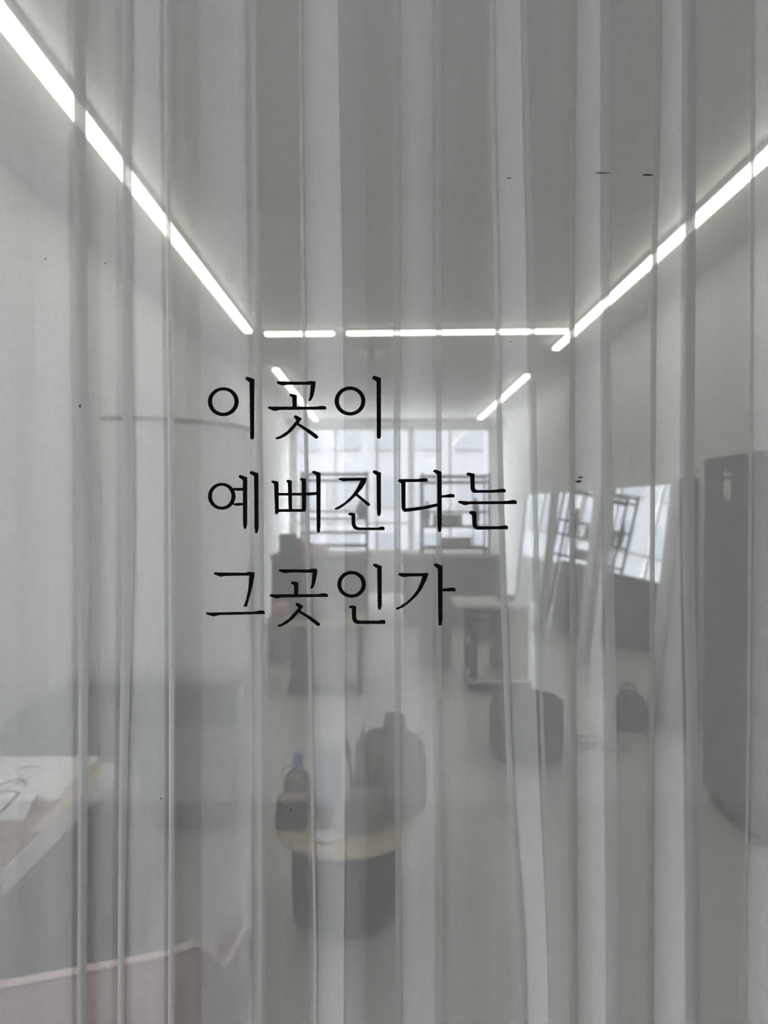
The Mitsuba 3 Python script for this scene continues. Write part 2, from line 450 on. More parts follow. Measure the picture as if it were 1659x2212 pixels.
def ring(o, i):
    return oval(*o).difference(oval(*i))


LETTERS = [
    ('ring and tall stem, first syllable of the top line on the glass', (430, 780, 3.95),
     [ring((76, 339, 224, 470), (112, 302, 250, 441)),
      [(394, 152), (403, 134), (418, 136), (472, 154), (473, 160), (470, 655), (462, 668), (444, 668), (437, 655), (431, 182)]]),
    ('syllable with splayed foot, second in the top line on the glass', (430, 780, 3.95),
     [[(663, 190), (668, 173), (690, 174), (905, 177), (950, 170), (985, 172), (996, 180), (994, 195), (986, 255), (975, 300), (955, 338), (932, 343), (945, 300), (953, 203), (760, 203), (722, 209), (700, 206)],
      [(770, 294), (778, 279), (800, 282), (834, 290), (833, 395), (797, 395), (795, 312)],
      [(587, 403), (593, 387), (620, 389), (1005, 389), (1040, 382), (1070, 384), (1086, 394), (1085, 414), (690, 417), (650, 426), (625, 420)],
      [(806, 478), (818, 462), (835, 466), (877, 490), (850, 530), (950, 590), (1000, 625), (1022, 650), (1002, 664), (985, 655), (900, 590), (836, 546), (790, 600), (740, 640), (690, 664), (660, 668), (650, 655), (690, 640), (750, 600), (800, 545), (832, 505)]]),
    ('ring and tall stem, last syllable of the top line on the glass', (430, 780, 3.95),
     [ring((1157, 1419, 217, 465), (1193, 1384, 246, 436)),
      [(1474, 146), (1488, 126), (1505, 128), (1552, 146), (1552, 640), (1545, 662), (1524, 663), (1517, 645), (1514, 175)]]),
    ('ring with two bars and stems, first in the middle line', (430, 980, 3.95),
     [ring((77, 312, 249, 478), (110, 277, 274, 452)),
      [(288, 293), (380, 292), (380, 314), (330, 318), (304, 314)], [(298, 424), (340, 420), (380, 420), (380, 440), (320, 446), (286, 434)],
      [(337, 200), (345, 182), (360, 183), (411, 203), (411, 600), (402, 640), (383, 641), (376, 600), (374, 225)],
      [(431, 167), (441, 148), (458, 150), (507, 168), (509, 630), (500, 678), (480, 679), (473, 630), (470, 192)]]),
    ('grid of three posts and a stem, second in the middle line', (430, 980, 3.95),
     [[(618, 243), (622, 230), (645, 231), (678, 240), (680, 495), (672, 515), (650, 517), (640, 260)],
      [(745, 240), (752, 222), (770, 224), (792, 231), (794, 480), (765, 480), (758, 250)],
      [(861, 222), (868, 207), (885, 208), (914, 215), (914, 470), (905, 496), (878, 480), (876, 235)],
      [(670, 336), (915, 334), (915, 357), (670, 357)], [(670, 474), (890, 472), (912, 470), (905, 496), (670, 497)],
      [(910, 332), (1003, 327), (1003, 352), (930, 359), (910, 352)],
      [(961, 162), (972, 146), (990, 148), (1038, 165), (1036, 620), (1030, 670), (1010, 676), (1004, 650), (1000, 185)]]),
    ('slanting stroke over a hook, third in the middle line', (430, 980, 3.95),
     [[(1189, 219), (1195, 207), (1425, 205), (1432, 212), (1420, 250), (1390, 300), (1352, 342), (1450, 420), (1462, 436), (1450, 447), (1435, 443), (1338, 358), (1290, 405), (1230, 450), (1190, 474), (1165, 478), (1154, 468), (1180, 455), (1240, 418), (1310, 350), (1345, 295), (1378, 231), (1270, 232), (1230, 237)],
      [(1477, 158), (1490, 142), (1508, 144), (1552, 162), (1552, 500), (1545, 530), (1524, 531), (1518, 500), (1514, 185)],
      [(1272, 521), (1277, 505), (1295, 503), (1333, 508), (1334, 600), (1345, 622), (1370, 630), (1530, 630), (1560, 621), (1578, 624), (1584, 634), (1582, 652), (1350, 653), (1318, 640), (1302, 605), (1300, 530)]]),
    ('open box and ticked stem, fourth in the middle line', (830, 980, 5.53),
     [[(161, 330), (172, 305), (195, 304), (395, 303), (440, 296), (470, 292), (505, 294), (519, 305), (518, 335), (480, 337), (254, 340), (254, 652), (330, 645), (450, 630), (560, 608), (642, 592), (642, 628), (540, 652), (420, 675), (310, 690), (240, 696), (222, 685), (206, 650), (202, 355)],
      [(582, 212), (600, 190), (625, 194), (685, 215), (686, 860), (678, 925), (668, 934), (650, 934), (641, 920), (636, 860), (632, 250)],
      [(680, 496), (720, 495), (790, 480), (825, 483), (841, 498), (840, 520), (800, 524), (680, 525)]]),
    ('two hooks parted by a long bar, last in the middle line', (830, 980, 5.53),
     [[(979, 250), (990, 228), (1015, 226), (1078, 238), (1080, 390), (1085, 420), (1105, 434), (1270, 434), (1340, 429), (1400, 418), (1435, 420), (1453, 435), (1452, 460), (1420, 465), (1070, 469), (1045, 455), (1030, 420), (1027, 275)],
      [(882, 585), (890, 563), (925, 564), (1000, 570), (1400, 568), (1480, 563), (1540, 552), (1570, 558), (1583, 570), (1582, 602), (1020, 605), (968, 618), (940, 610)],
      [(1013, 710), (1022, 688), (1050, 685), (1095, 688), (1101, 700), (1103, 840), (1112, 860), (1135, 868), (1350, 868), (1400, 862), (1440, 856), (1470, 862), (1477, 875), (1475, 902), (1110, 908), (1075, 895), (1055, 860), (1048, 735)]]),
    ('corner over a long bar, first in the bottom line', (430, 1180, 3.95),
     [[(128, 237), (133, 221), (160, 223), (395, 226), (425, 217), (465, 221), (474, 230), (472, 260), (455, 350), (430, 440), (408, 516), (378, 516), (400, 460), (420, 370), (430, 250), (225, 253), (187, 259), (165, 254)],
      [(59, 578), (64, 563), (90, 566), (480, 557), (515, 547), (545, 549), (560, 557), (561, 578), (180, 587), (160, 590), (125, 599), (105, 594)]]),
    ('syllable with splayed foot, second in the bottom line', (430, 1180, 3.95),
     [[(679, 211), (683, 195), (710, 197), (935, 198), (965, 190), (1000, 192), (1011, 202), (1008, 230), (990, 320), (972, 358), (946, 361), (960, 320), (968, 225), (775, 224), (738, 230), (715, 226)],
      [(784, 317), (790, 299), (815, 301), (848, 310), (848, 415), (812, 415), (810, 333)],
      [(601, 424), (607, 408), (632, 410), (1020, 408), (1055, 400), (1085, 402), (1100, 412), (1100, 432), (705, 437), (665, 445), (640, 440)],
      [(821, 498), (830, 482), (850, 486), (890, 510), (866, 548), (960, 605), (1010, 640), (1037, 664), (1020, 682), (1000, 672), (915, 605), (850, 567), (805, 618), (750, 660), (705, 682), (675, 687), (664, 676), (705, 660), (765, 618), (815, 562), (848, 525)]]),
    ('ring and stem over a hook, third in the bottom line', (430, 1180, 3.95),
     [ring((1180, 1423, 210, 439), (1214, 1388, 239, 411)),
      [(1482, 164), (1492, 148), (1510, 150), (1559, 170), (1559, 500), (1550, 540), (1532, 541), (1524, 515), (1520, 190)],
      [(1278, 521), (1284, 506), (1305, 505), (1340, 510), (1341, 605), (1350, 628), (1372, 634), (1530, 634), (1565, 627), (1585, 631), (1591, 642), (1588, 662), (1350, 663), (1318, 648), (1305, 615), (1304, 532)]]),
    ('curved corner and ticked stem, last in the bottom line', (830, 1180, 5.53),
     [[(167, 345), (175, 319), (200, 320), (450, 322), (490, 316), (520, 319), (529, 330), (500, 410), (450, 510), (390, 590), (310, 665), (230, 725), (180, 748), (155, 760), (134, 738), (180, 722), (260, 670), (330, 605), (390, 525), (430, 440), (456, 358), (290, 361), (245, 370), (215, 365)],
      [(587, 225), (605, 202), (630, 206), (696, 235), (696, 880), (685, 945), (652, 946), (645, 890), (638, 268)],
      [(690, 505), (740, 503), (800, 491), (835, 495), (855, 515), (852, 538), (690, 538)]])]
for lab, (ox, oy, sc), strokes in LETTERS:
    shape = unary_union([s if isinstance(s, Polygon) else Polygon(s).buffer(0) for s in strokes])
    r = 3.0 * sc / 3.95
    shape = shape.buffer(-r, quad_segs=4).buffer(2 * r, quad_segs=4).buffer(-r, quad_segs=4).simplify(0.25)
    shape = affinity.affine_transform(shape, [1 / sc, 0, 0, -1 / sc, ox, -oy])
    ms = []
    for g in getattr(shape, 'geoms', [shape]):
        m = extrude(g, 0.0002)
        v = m.vertices.copy()
        q = np.array([P(a, -b, GLASS_Y) for a, b in v[:, :2]])
        m.vertices = np.stack([q[:, 0], GLASS_Y - 0.0003 + (0.0002 - v[:, 2]) * 0.9 - 0.00005, q[:, 2]], 1)
        if m.volume < 0:
            m.invert()
        ms.append(m)
    key = put('vinyl_syllable', cat_mesh(ms), 'black_vinyl', False)
    tag(key, 'black vinyl ' + lab, 'lettering', 'black vinyl syllables on the glass')

# flecks of dirt on the glass
for px, py, w, h in ((1098, 388, 12, 2), (1300, 377, 34, 3), (1398, 381, 26, 4), (1253, 1031, 12, 4), (1250, 1040, 14, 5), (174, 878, 4, 9), (627, 1753, 3, 6), (347, 1727, 4, 4), (101, 561, 3, 3), (229, 570, 3, 3), (1102, 739, 3, 3)):
    t = np.arange(9) * 2 * np.pi / 9
    rr = 0.7 + 0.5 * rng.random(9)
    g = Polygon(np.stack([px - CX + w / 2 * rr * np.cos(t), -(py - CY) + h / 2 * rr * np.sin(t)], 1)).buffer(0)
    g = max(getattr(g, 'geoms', [g]), key=lambda q: q.area)
    m = extrude(affinity.scale(g, GLASS_Y / F, GLASS_Y / F, origin=(0, 0)), 0.0002)
    v = m.vertices.copy()
    m.vertices = np.stack([v[:, 0], GLASS_Y - 0.0004 - v[:, 2] * 0.5 + 0.0002, v[:, 1] + EYE], 1)
    put('window_1__fleck', m, 'ink', False)

# ------------------------------------------------------------------ on the ceiling
c = P(1055, 573, 1.0)
zc = 1.42 / (c[2] - EYE)
c = P(1055, 573, zc)
tag('smoke_detector', 'round white smoke detector on the ceiling above the cross light', 'smoke detector')
put('smoke_detector__base', lathe([(0, -0.012), (0.058, -0.012), (0.060, 0), (0, 0)], at=(c[0], c[1], CEIL)), 'white_paint', 40)
put('smoke_detector__sensor', lathe([(0, -0.045), (0.030, -0.045), (0.046, -0.032), (0.050, -0.0122), (0, -0.0122)], at=(c[0], c[1], CEIL)), 'white_paint', 40)
tag('projector', 'small white box hung from the ceiling just beyond the cross light', 'projector')
q0, q1 = P(777, 740, 6.3), P(829, 772, 6.3)
put('projector__body', box((q0[0], 6.3, q1[2]), (0.5 * (q0[0] + q1[0]) - 0.02, 6.55, CEIL - 0.035), 0.012), 'white_paint', False)
put('projector__body', box((0.5 * (q0[0] + q1[0]) + 0.02, 6.3, q1[2]), (q1[0], 6.55, CEIL - 0.035), 0.012), 'white_paint', False)
put('projector__bracket', box((q0[0] + 0.03, 6.36, CEIL - 0.036), (q1[0] - 0.03, 6.5, CEIL), 0.004), 'mid_grey', False)
put('projector__spine', box((0.5 * (q0[0] + q1[0]) - 0.019, 6.36, q1[2] + 0.02), (0.5 * (q0[0] + q1[0]) + 0.019, 6.5, CEIL - 0.037), 0.004), 'mid_grey', False)
for lab, x0, x1, y0, y1 in (('flat white air outlet on the ceiling at the far right', 0.84, 1.34, 6.9, 8.0),
                            ('flat white air outlet on the ceiling at the far left', -0.72, -0.46, 6.9, 8.1),
                            ('flat white air outlet on the ceiling right before the window', 0.80, 1.25, 9.2, 10.4)):
    k = 'air_outlet' if 'air_outlet__plate' not in scene else ('air_outlet_001' if 'air_outlet_001__plate' not in scene else 'air_outlet_002')
    tag(k, lab, 'air outlet', 'air outlets on the ceiling')
    put(k + '__plate', box((x0, y0, CEIL - 0.025), (x1, y1, CEIL), 0.006), 'white_paint', False)
    for j in range(3):
        yy = y0 + (y1 - y0) * (j + 0.7) / 3.4
        put(k + '__slat', box((x0 + 0.04, yy, CEIL - 0.034), (x1 - 0.04, yy + 0.06, CEIL - 0.0252), 0.003), 'white_paint', False)

# ------------------------------------------------------------------ desk by the left wall, with papers
DX, DY0, DY1, DH = -0.749, 1.40, 1.97, 0.73
tag('desk', 'desk with a pinkish wood top and thick white edge by the left wall', 'desk')
put('desk__top', box((LEFT + 0.014, DY0, DH - 0.048), (DX - 0.006, DY1 - 0.003, DH), 0.002), 'pink_top', False)
put('desk__edge', box((DX - 0.0058, DY0, DH - 0.05), (DX, DY1, DH + 0.0005), 0.002), 'white_paint', False)
put('desk__leg', box((LEFT + 0.05, DY1 - 0.07, 0), (DX - 0.03, DY1 - 0.03, DH - 0.0485), 0.003), 'mid_grey', False)
put('desk__leg', box((LEFT + 0.05, DY0 + 0.03, 0), (DX - 0.03, DY0 + 0.07, DH - 0.0485), 0.003), 'mid_grey', False)
put('desk__modesty_panel', box((LEFT + 0.06, DY0 + 0.071, 0.25), (LEFT + 0.08, DY1 - 0.071, DH - 0.0485), 0.002), 'mid_grey', False)
tag('sketchbook', 'thick cream sketchbook with orange edge stripes at the far end of the desk', 'sketchbook')
for nm, z0, z1, ins, m in (('cover', 0.0003, 0.004, 0, 'white_paper'), ('page_block', 0.0041, 0.012, 0.003, 'orange_card'), ('page_block', 0.0121, 0.022, 0.001, 'white_paper'), ('cover', 0.0221, 0.028, 0, 'cream_paper')):
    put('sketchbook__' + nm, box((-1.16 + ins, 1.695 + ins, DH + z0), (-0.785 - ins, 1.955 - ins, DH + z1), 0.001), m, False)
tag('wooden_ruler', 'pale wooden ruler lying along the desk edge beside the sketchbook', 'ruler')
put('wooden_ruler', box((-0.781, 1.56, DH + 0.0006), (-0.752, 1.955, DH + 0.006), 0.001), 'pale_wood', False)


def drape(x, y):
    """Height of the sheet that lies over the sketchbook and sinks to the desk in front of it."""
    t = np.clip((np.asarray(y, float) - 1.625) / 0.065, 0, 1)
    return DH + 0.0015 + 0.0275 * t * t * (3 - 2 * t)


def sheet(key, lab, corners, height):
    """A thin sheet of paper between four corners (near left, near right, far right, far left), lying at height(x, y)."""
    c = np.array(corners, float)
    n = 24
    u = np.linspace(0, 1, n)
    g = ((1 - u)[:, None, None] * ((1 - u)[None, :, None] * c[0] + u[None, :, None] * c[1]) + u[:, None, None] * ((1 - u)[None, :, None] * c[3] + u[None, :, None] * c[2]))
    v = np.concatenate([g.reshape(-1, 2), np.reshape(height(g[..., 0], g[..., 1]) * np.ones((n, n)), (-1, 1))], 1)
    i = (np.arange(n - 1)[:, None] * n + np.arange(n - 1)).ravel()
    f = np.stack([i, i + 1, i + n + 1, i + n], 1)
    f = np.vstack([f[:, [0, 1, 2]], f[:, [0, 2, 3]]])
    w = v - [0, 0, 0.0004]
    rim = [(k, k + 1) for k in range(n - 1)] + [(n - 1 + k * n, n - 1 + (k + 1) * n) for k in range(n - 1)] + [(n * n - 1 - k, n * n - 2 - k) for k in range(n - 1)] + [((n - 1 - k) * n, (n - 2 - k) * n) for k in range(n - 1)]
    side = [[a, a + n * n, b + n * n] for a, b in rim] + [[a, b + n * n, b] for a, b in rim]
    put(key, trimesh.Trimesh(np.vstack([v, w]), np.vstack([f, f[:, ::-1] + n * n, side]), process=False), 'white_paper', 30)
    return tag(key, lab, 'paper')


sheet('paper_sheet', 'white paper sheet with grey brush strokes draped over the sketchbook', [(-1.24, 1.595), (-0.825, 1.615), (-0.845, 1.93), (-1.27, 1.93)], drape)
sheet('paper_sheet_001', 'plain white paper sheet flat on the desk under the brush-stroke sheet', [(-1.35, 1.50), (-0.90, 1.53), (-0.92, 1.685), (-1.37, 1.685)], lambda x, y: DH + 0.0007)


def stroke(key, pts, r):
    p = smooth_path([(x, y, 0) for x, y in pts], 20)
    w = np.linspace(1, 0.55, len(p)) * r
    t = np.gradient(p, axis=0)
    nrm = np.stack([-t[:, 1], t[:, 0]], 1)
    nrm /= np.linalg.norm(nrm, axis=1, keepdims=True)
    top = np.vstack([p[:, :2] + nrm * w[:, None], p[:, :2] - nrm * w[:, None]])
    v = np.concatenate([top, (drape(top[:, 0], top[:, 1]) + 0.0003)[:, None]], 1)
    n = len(p)
    f = [[i, i + n, i + 1] for i in range(n - 1)] + [[i + 1, i + n, i + n + 1] for i in range(n - 1)]
    put(key, trimesh.Trimesh(v, np.array(f), process=False), 'ink', False)


for pts in ([(-0.950, 1.742), (-0.935, 1.775), (-0.912, 1.792)], [(-0.925, 1.785), (-0.900, 1.770), (-0.885, 1.745)], [(-0.915, 1.752), (-0.895, 1.790)],
            [(-0.935, 1.700), (-0.905, 1.709), (-0.875, 1.700)], [(-0.876, 1.702), (-0.880, 1.670), (-0.898, 1.632)], [(-0.955, 1.86), (-0.93, 1.875), (-0.905, 1.86)]):
    stroke('paper_sheet__brush_stroke', pts, 0.0055)

# ------------------------------------------------------------------ pink tub chair close behind the curtain
tag('pink_chair', 'pink upholstered tub chair seen from behind at the lower left', 'chair')


def quilt(grid_fn, nu, nv, thick, key, bsdf):
    """A padded panel: its middle surface grid_fn(u, v), thickened along its normals with rounded rims."""
    u, v = np.meshgrid(np.linspace(0, 1, nu), np.linspace(0, 1, nv), indexing='ij')
    p = grid_fn(u, v)
    du, dv = np.gradient(p, axis=0), np.gradient(p, axis=1)
    n = np.cross(du, dv)
    n /= np.linalg.norm(n, axis=-1, keepdims=True) + 1e-12
    e = np.minimum(np.minimum(u, 1 - u) * nu / 5, np.minimum(v, 1 - v) * nv / 5)
    h = thick / 2 * np.sqrt(np.clip(1 - (1 - np.clip(e, 0, 1)) ** 2, 0, 1))[..., None]
    a, b = (p + n * h).reshape(-1, 3), (p - n * h).reshape(-1, 3)
    i = (np.arange(nu - 1)[:, None] * nv + np.arange(nv - 1)).ravel()
    f = np.stack([i, i + nv, i + nv + 1, i + 1], 1)
    f = np.vstack([f[:, [0, 1, 2]], f[:, [0, 2, 3]]])
    m = trimesh.Trimesh(np.vstack([a, b]), np.vstack([f, f[:, ::-1] + len(a)]), process=False)
    m.merge_vertices(digits_vertex=6)
    m.update_faces(m.nondegenerate_faces())
    if m.volume < 0:
        m.invert()
    return put(key, m, bsdf, 50)


def back_xy(s):
    """The line of the back in plan, s from its left end to the corner by the right arm."""
    k = np.clip((s - 0.80) / 0.20, 0, 1)
    x = -0.875 + s * 0.648 - 0.02 * k ** 2
    y = 1.020 + 0.075 * s + 0.10 * k ** 3
    return x, y


def back_top(s):
    k = np.clip((s - 0.90) / 0.10, 0, 1)
    return 0.695 + 0.080 * s - 0.14 * k ** 1.6


def back_fn(u, v):
    x, y = back_xy(u)
    top = back_top(u)
    z = 0.40 + v * (top - 0.40)
    return np.stack([x + 0.05 * (u - 0.5) * (v - 1), y + 0.06 * (1 - v), z], -1)


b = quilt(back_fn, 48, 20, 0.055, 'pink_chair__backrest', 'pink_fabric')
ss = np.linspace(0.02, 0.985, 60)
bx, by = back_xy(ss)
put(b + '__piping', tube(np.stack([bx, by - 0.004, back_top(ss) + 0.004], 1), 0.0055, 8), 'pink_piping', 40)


def arm_fn(sgn, x0):
    def fn(u, v):
        y = 1.165 + u * 0.26
        top = 0.668 - 0.05 * u ** 3 - 0.02 * np.clip((0.2 - u) / 0.2, 0, 1) ** 2
        z = 0.38 + v * (top - 0.38)
        return np.stack([x0 + sgn * (0.015 * np.sin(u * 2.5) + 0.02 * v), y, z], -1)
    return fn


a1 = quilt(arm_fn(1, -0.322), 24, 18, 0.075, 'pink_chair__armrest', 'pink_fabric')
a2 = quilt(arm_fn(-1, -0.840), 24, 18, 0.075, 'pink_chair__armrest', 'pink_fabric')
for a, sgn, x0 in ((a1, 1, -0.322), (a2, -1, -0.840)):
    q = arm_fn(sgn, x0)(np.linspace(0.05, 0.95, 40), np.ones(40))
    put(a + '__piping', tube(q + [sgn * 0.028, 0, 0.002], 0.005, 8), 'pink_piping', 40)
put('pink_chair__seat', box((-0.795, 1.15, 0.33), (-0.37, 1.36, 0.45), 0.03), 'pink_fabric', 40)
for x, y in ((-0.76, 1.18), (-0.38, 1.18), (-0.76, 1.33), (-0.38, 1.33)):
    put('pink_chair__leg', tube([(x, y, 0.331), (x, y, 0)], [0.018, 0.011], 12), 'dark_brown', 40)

# ------------------------------------------------------------------ left side, behind the desk
tag('beanbag', 'dark grey beanbag slumped by the left wall behind the desk', 'beanbag')
put('beanbag', blob((-1.24, 2.72, 0), (0.31, 0.31, 0.42), 0.16, 1.6, 3), 'dark_fabric', True)
tag('cloth_sack', 'pale grey cloth sack slumped right of the dark beanbag', 'sack')
put('cloth_sack', blob((-0.885, 2.24, 0), (0.165, 0.165, 0.37), 0.2, 1.9, 8), 'grey_fabric', True)
CX0, CX1, CY0, CY1 = -1.42, -0.64, 3.16, 3.38
tag('side_cabinet', 'low grey cabinet with a dark open compartment left of the drum table', 'cabinet')
put('side_cabinet__top', box((CX0, CY0, 0.655), (CX1, CY1, 0.68), 0.003), 'mid_grey', False)
put('side_cabinet__side_panel', box((CX0, CY0 + 0.005, 0), (CX0 + 0.02, CY1 - 0.005, 0.6548), 0.002), 'mid_grey', False)
put('side_cabinet__side_panel', box((CX1 - 0.02, CY0 + 0.005, 0), (CX1, CY1 - 0.005, 0.6548), 0.002), 'mid_grey', False)
put('side_cabinet__back_panel', box((CX0 + 0.0205, CY1 - 0.02, 0.02), (CX1 - 0.0205, CY1 - 0.006, 0.6545), 0), 'mid_grey', False)
put('side_cabinet__shelf', box((CX0 + 0.0205, CY0 + 0.006, 0.43), (CX1 - 0.0205, CY1 - 0.0205, 0.45), 0.002), 'mid_grey', False)
put('side_cabinet__door', box((CX0 + 0.022, CY0 + 0.002, 0.03), (0.5 * (CX0 + CX1) - 0.002, CY0 + 0.02, 0.428), 0.002), 'mid_grey', False)
put('side_cabinet__door', box((0.5 * (CX0 + CX1) + 0.002, CY0 + 0.002, 0.03), (CX1 - 0.022, CY0 + 0.02, 0.428), 0.002), 'mid_grey', False)
tag('shade_block', 'black block added as the shade inside the open compartment of the low grey cabinet', 'case')  # added black block stands in for the shade inside the open compartment
put('shade_block__body', box((CX0 + 0.06, CY0 + 0.02, 0.4505), (CX1 - 0.03, CY1 - 0.06, 0.645), 0.012), 'black_plastic', False)
put('shade_block__front_tab', box((CX0 + 0.36, CY0 + 0.012, 0.54), (CX0 + 0.42, CY0 + 0.0205, 0.57), 0.002), 'mid_grey', False)
tag('power_cable', 'thin dark cable drooping down the front of the low grey cabinet', 'cable')
put('power_cable__cord', tube(smooth_path([P(372, 1596, 3.145), P(410, 1612, 3.14), P(460, 1620, 3.14), P(497, 1640, 3.14), P(506, 1668, 3.14), P(503, 1690, 3.14), P(499, 1740, 3.14), P(497, 1795, 3.14)], 60), 0.006, 8), 'black_plastic', 40)
q = P(515, 1677, 3.145)
put('power_cable__plug', box((q[0] - 0.028, 3.115, q[2] - 0.009), (q[0] + 0.014, 3.142, q[2] + 0.01), 0.004), 'black_plastic', False)

# white banner on a wooden rod
tag('banner', 'white cloth banner hanging from a thin wooden rod near the left wall', 'banner')
r0, r1 = P(219, 904, 3.72), P(538, 927, 4.22)
mid = 0.5 * (r0 + r1) + [0, 0, 0.02]
rodp = smooth_path([r0, r0 * 0.5 + mid * 0.5 + [0, 0, 0.006], mid, mid * 0.45 + r1 * 0.55 + [0, 0, 0.01], r1], 40)
put('banner__rod', tube(rodp, 0.0135, 12), 'rod_wood', 40)


def banner_mesh():
    n, k = 48, 26
    t = np.linspace(0.01, 0.99, n)
    ip = np.linspace(0, len(rodp) - 1, 200)
    path = np.stack([np.interp(t * (len(rodp) - 1), np.arange(len(rodp)), rodp[:, j]) for j in range(3)], 1)
    d = np.array([r1[0] - r0[0], r1[1] - r0[1]])
    d /= np.linalg.norm(d)
    out = []
    for z in np.linspace(0, 1, k):
        o = 0.006 * np.sin(9 * t + 2 * z) * (0.2 + z) + 0.004 * np.sin(23 * t)
        out.append(np.stack([path[:, 0] + d[1] * o, path[:, 1] - d[0] * o, path[:, 2] * (1 - z) + z * 0.55 - 0.0145 * (1 - z)], 1))
    v = np.stack(out, 1).reshape(-1, 3)
    i = (np.arange(n - 1)[:, None] * k + np.arange(k - 1)).ravel()
    f = np.stack([i, i + k, i + k + 1, i + 1], 1)
    f = np.vstack([f[:, [0, 1, 2]], f[:, [0, 2, 3]]])
    w = v + [0, 0.0012, 0]
    return trimesh.Trimesh(np.vstack([v, w]), np.vstack([f, f[:, ::-1] + len(v)]), process=False)


put('banner__cloth', banner_mesh(), 'white_cloth', True)
for a in (r0 * 0.92 + r1 * 0.08, r0 * 0.08 + r1 * 0.92):
    put('banner__cord', rod(a + [0, 0, 0.012], (a[0], a[1], CEIL), 0.0012, 6), 'white_cloth', False)

# ------------------------------------------------------------------ round drum table with its things
TX, TY, TZ = -0.139, 2.53, 0.325
tag('drum_table', 'low round table with pale wood top on a black drum base', 'table')
put('drum_table__top', lathe([(0, -0.026), (0.240, -0.026), (0.2475, -0.018), (0.2475, -0.006), (0.242, 0), (0, 0)], 64, (TX, TY, TZ)), 'pale_wood', 40)
put('drum_table__base', lathe([(0, 0), (0.165, 0), (0.178, 0.015), (0.182, 0.15), (0.176, TZ - 0.0265), (0, TZ - 0.0265)], 48, (TX, TY, 0)), 'black_metal', 40)
for j in range(22):
    a = 2 * np.pi * j / 22
    ca, sa = math.cos(a), math.sin(a)
    put('drum_table__rib', tube([(TX + 0.182 * ca, TY + 0.182 * sa, 0.01), (TX + 0.187 * ca, TY + 0.187 * sa, 0.15), (TX + 0.181 * ca, TY + 0.181 * sa, TZ - 0.028)], 0.006, 6), 'black_plastic', 40)


def on_table(px, py):
    z = floor_depth(py, TZ)
    return P(px, py, z)


for lab, dz in (('black tape roll lying on the left of the drum table, lower one', 0.0), ('black tape roll lying on the left of the drum table, upper one', 0.050)):
    key = 'tape_roll' if dz == 0 else 'tape_roll_001'
    q = on_table(628, 1792)
    x, y = q[0] + 0.006 * (dz > 0), q[1] + 0.03
    tag(key, lab, 'tape roll', 'black tape rolls on the drum table')
    put(key + '__tape', lathe([(0.036, 0), (0.058, 0), (0.059, 0.003), (0.059, 0.045), (0.058, 0.048), (0.036, 0.048), (0.036, 0)], 40, (x, y, TZ + 0.0005 + dz)), 'black_plastic', 40)
    put(key + '__core', lathe([(0.033, 0), (0.0358, 0), (0.0358, 0.0475), (0.033, 0.0475), (0.033, 0)], 32, (x, y, TZ + 0.0005 + dz)), 'label_pink', 40)
# dark bottle with a blue cap
q = on_table(640, 1742)
tag('dark_bottle', 'squat dark green bottle with blue cap behind the black tape rolls', 'bottle')
put('dark_bottle__body', lathe([(0, 0), (0.050, 0), (0.054, 0.006), (0.054, 0.085), (0.048, 0.112), (0.030, 0.130), (0.020, 0.138), (0.020, 0.146), (0, 0.146)], 40, (q[0] + 0.006, q[1], TZ)), 'bottle_green', 40)
put('dark_bottle__cap', lathe([(0, 0.1462), (0.019, 0.1462), (0.020, 0.150), (0.019, 0.192), (0.016, 0.198), (0, 0.198)], 32, (q[0] + 0.006, q[1], TZ)), 'cap_blue', 40)
put('dark_bottle__label', box((q[0] - 0.018, q[1] - 0.0575, TZ + 0.035), (q[0] + 0.022, q[1] - 0.0535, TZ + 0.075), 0.001), 'label_pink', False)
put('dark_bottle__neck_tag', box((q[0] - 0.016, q[1] - 0.046, TZ + 0.118), (q[0] + 0.004, q[1] - 0.034, TZ + 0.132), 0.001), 'label_pink', False)
put('dark_bottle__neck_tag', box((q[0] + 0.006, q[1] - 0.046, TZ + 0.114), (q[0] + 0.026, q[1] - 0.034, TZ + 0.126), 0.001), 'label_yellow', False)
put('dark_bottle__handle', tube(smooth_path([(q[0] - 0.050, q[1], TZ + 0.10), (q[0] - 0.052, q[1], TZ + 0.135), (q[0] - 0.03, q[1], TZ + 0.150), (q[0] - 0.018, q[1], TZ + 0.146)], 24), 0.004, 8), 'mid_grey', 40)
# lavender jug
q = on_table(708, 1757)
tag('lavender_jug', 'tall lavender plastic jug with grey top in the middle of the drum table', 'jug')
jx, jy = q[0], q[1] + 0.03
put('lavender_jug__body', lathe([(0, 0), (0.046, 0), (0.049, 0.006), (0.050, 0.150), (0.046, 0.170), (0, 0.170)], 40, (jx, jy, TZ + 0.020)), 'lavender', 40)
put('lavender_jug__base', lathe([(0, 0), (0.048, 0), (0.050, 0.004), (0.0485, 0.0198), (0, 0.0198)], 40, (jx, jy, TZ)), 'dark_fabric', 40)
put('lavender_jug__collar', lathe([(0, 0.1902), (0.047, 0.1902), (0.046, 0.212), (0.042, 0.220), (0, 0.220)], 40, (jx, jy, TZ)), 'mid_grey', 40)
put('lavender_jug__spout', box((jx + 0.004, jy - 0.03, TZ + 0.2202), (jx + 0.046, jy + 0.012, TZ + 0.262), 0.008), 'lavender', False)
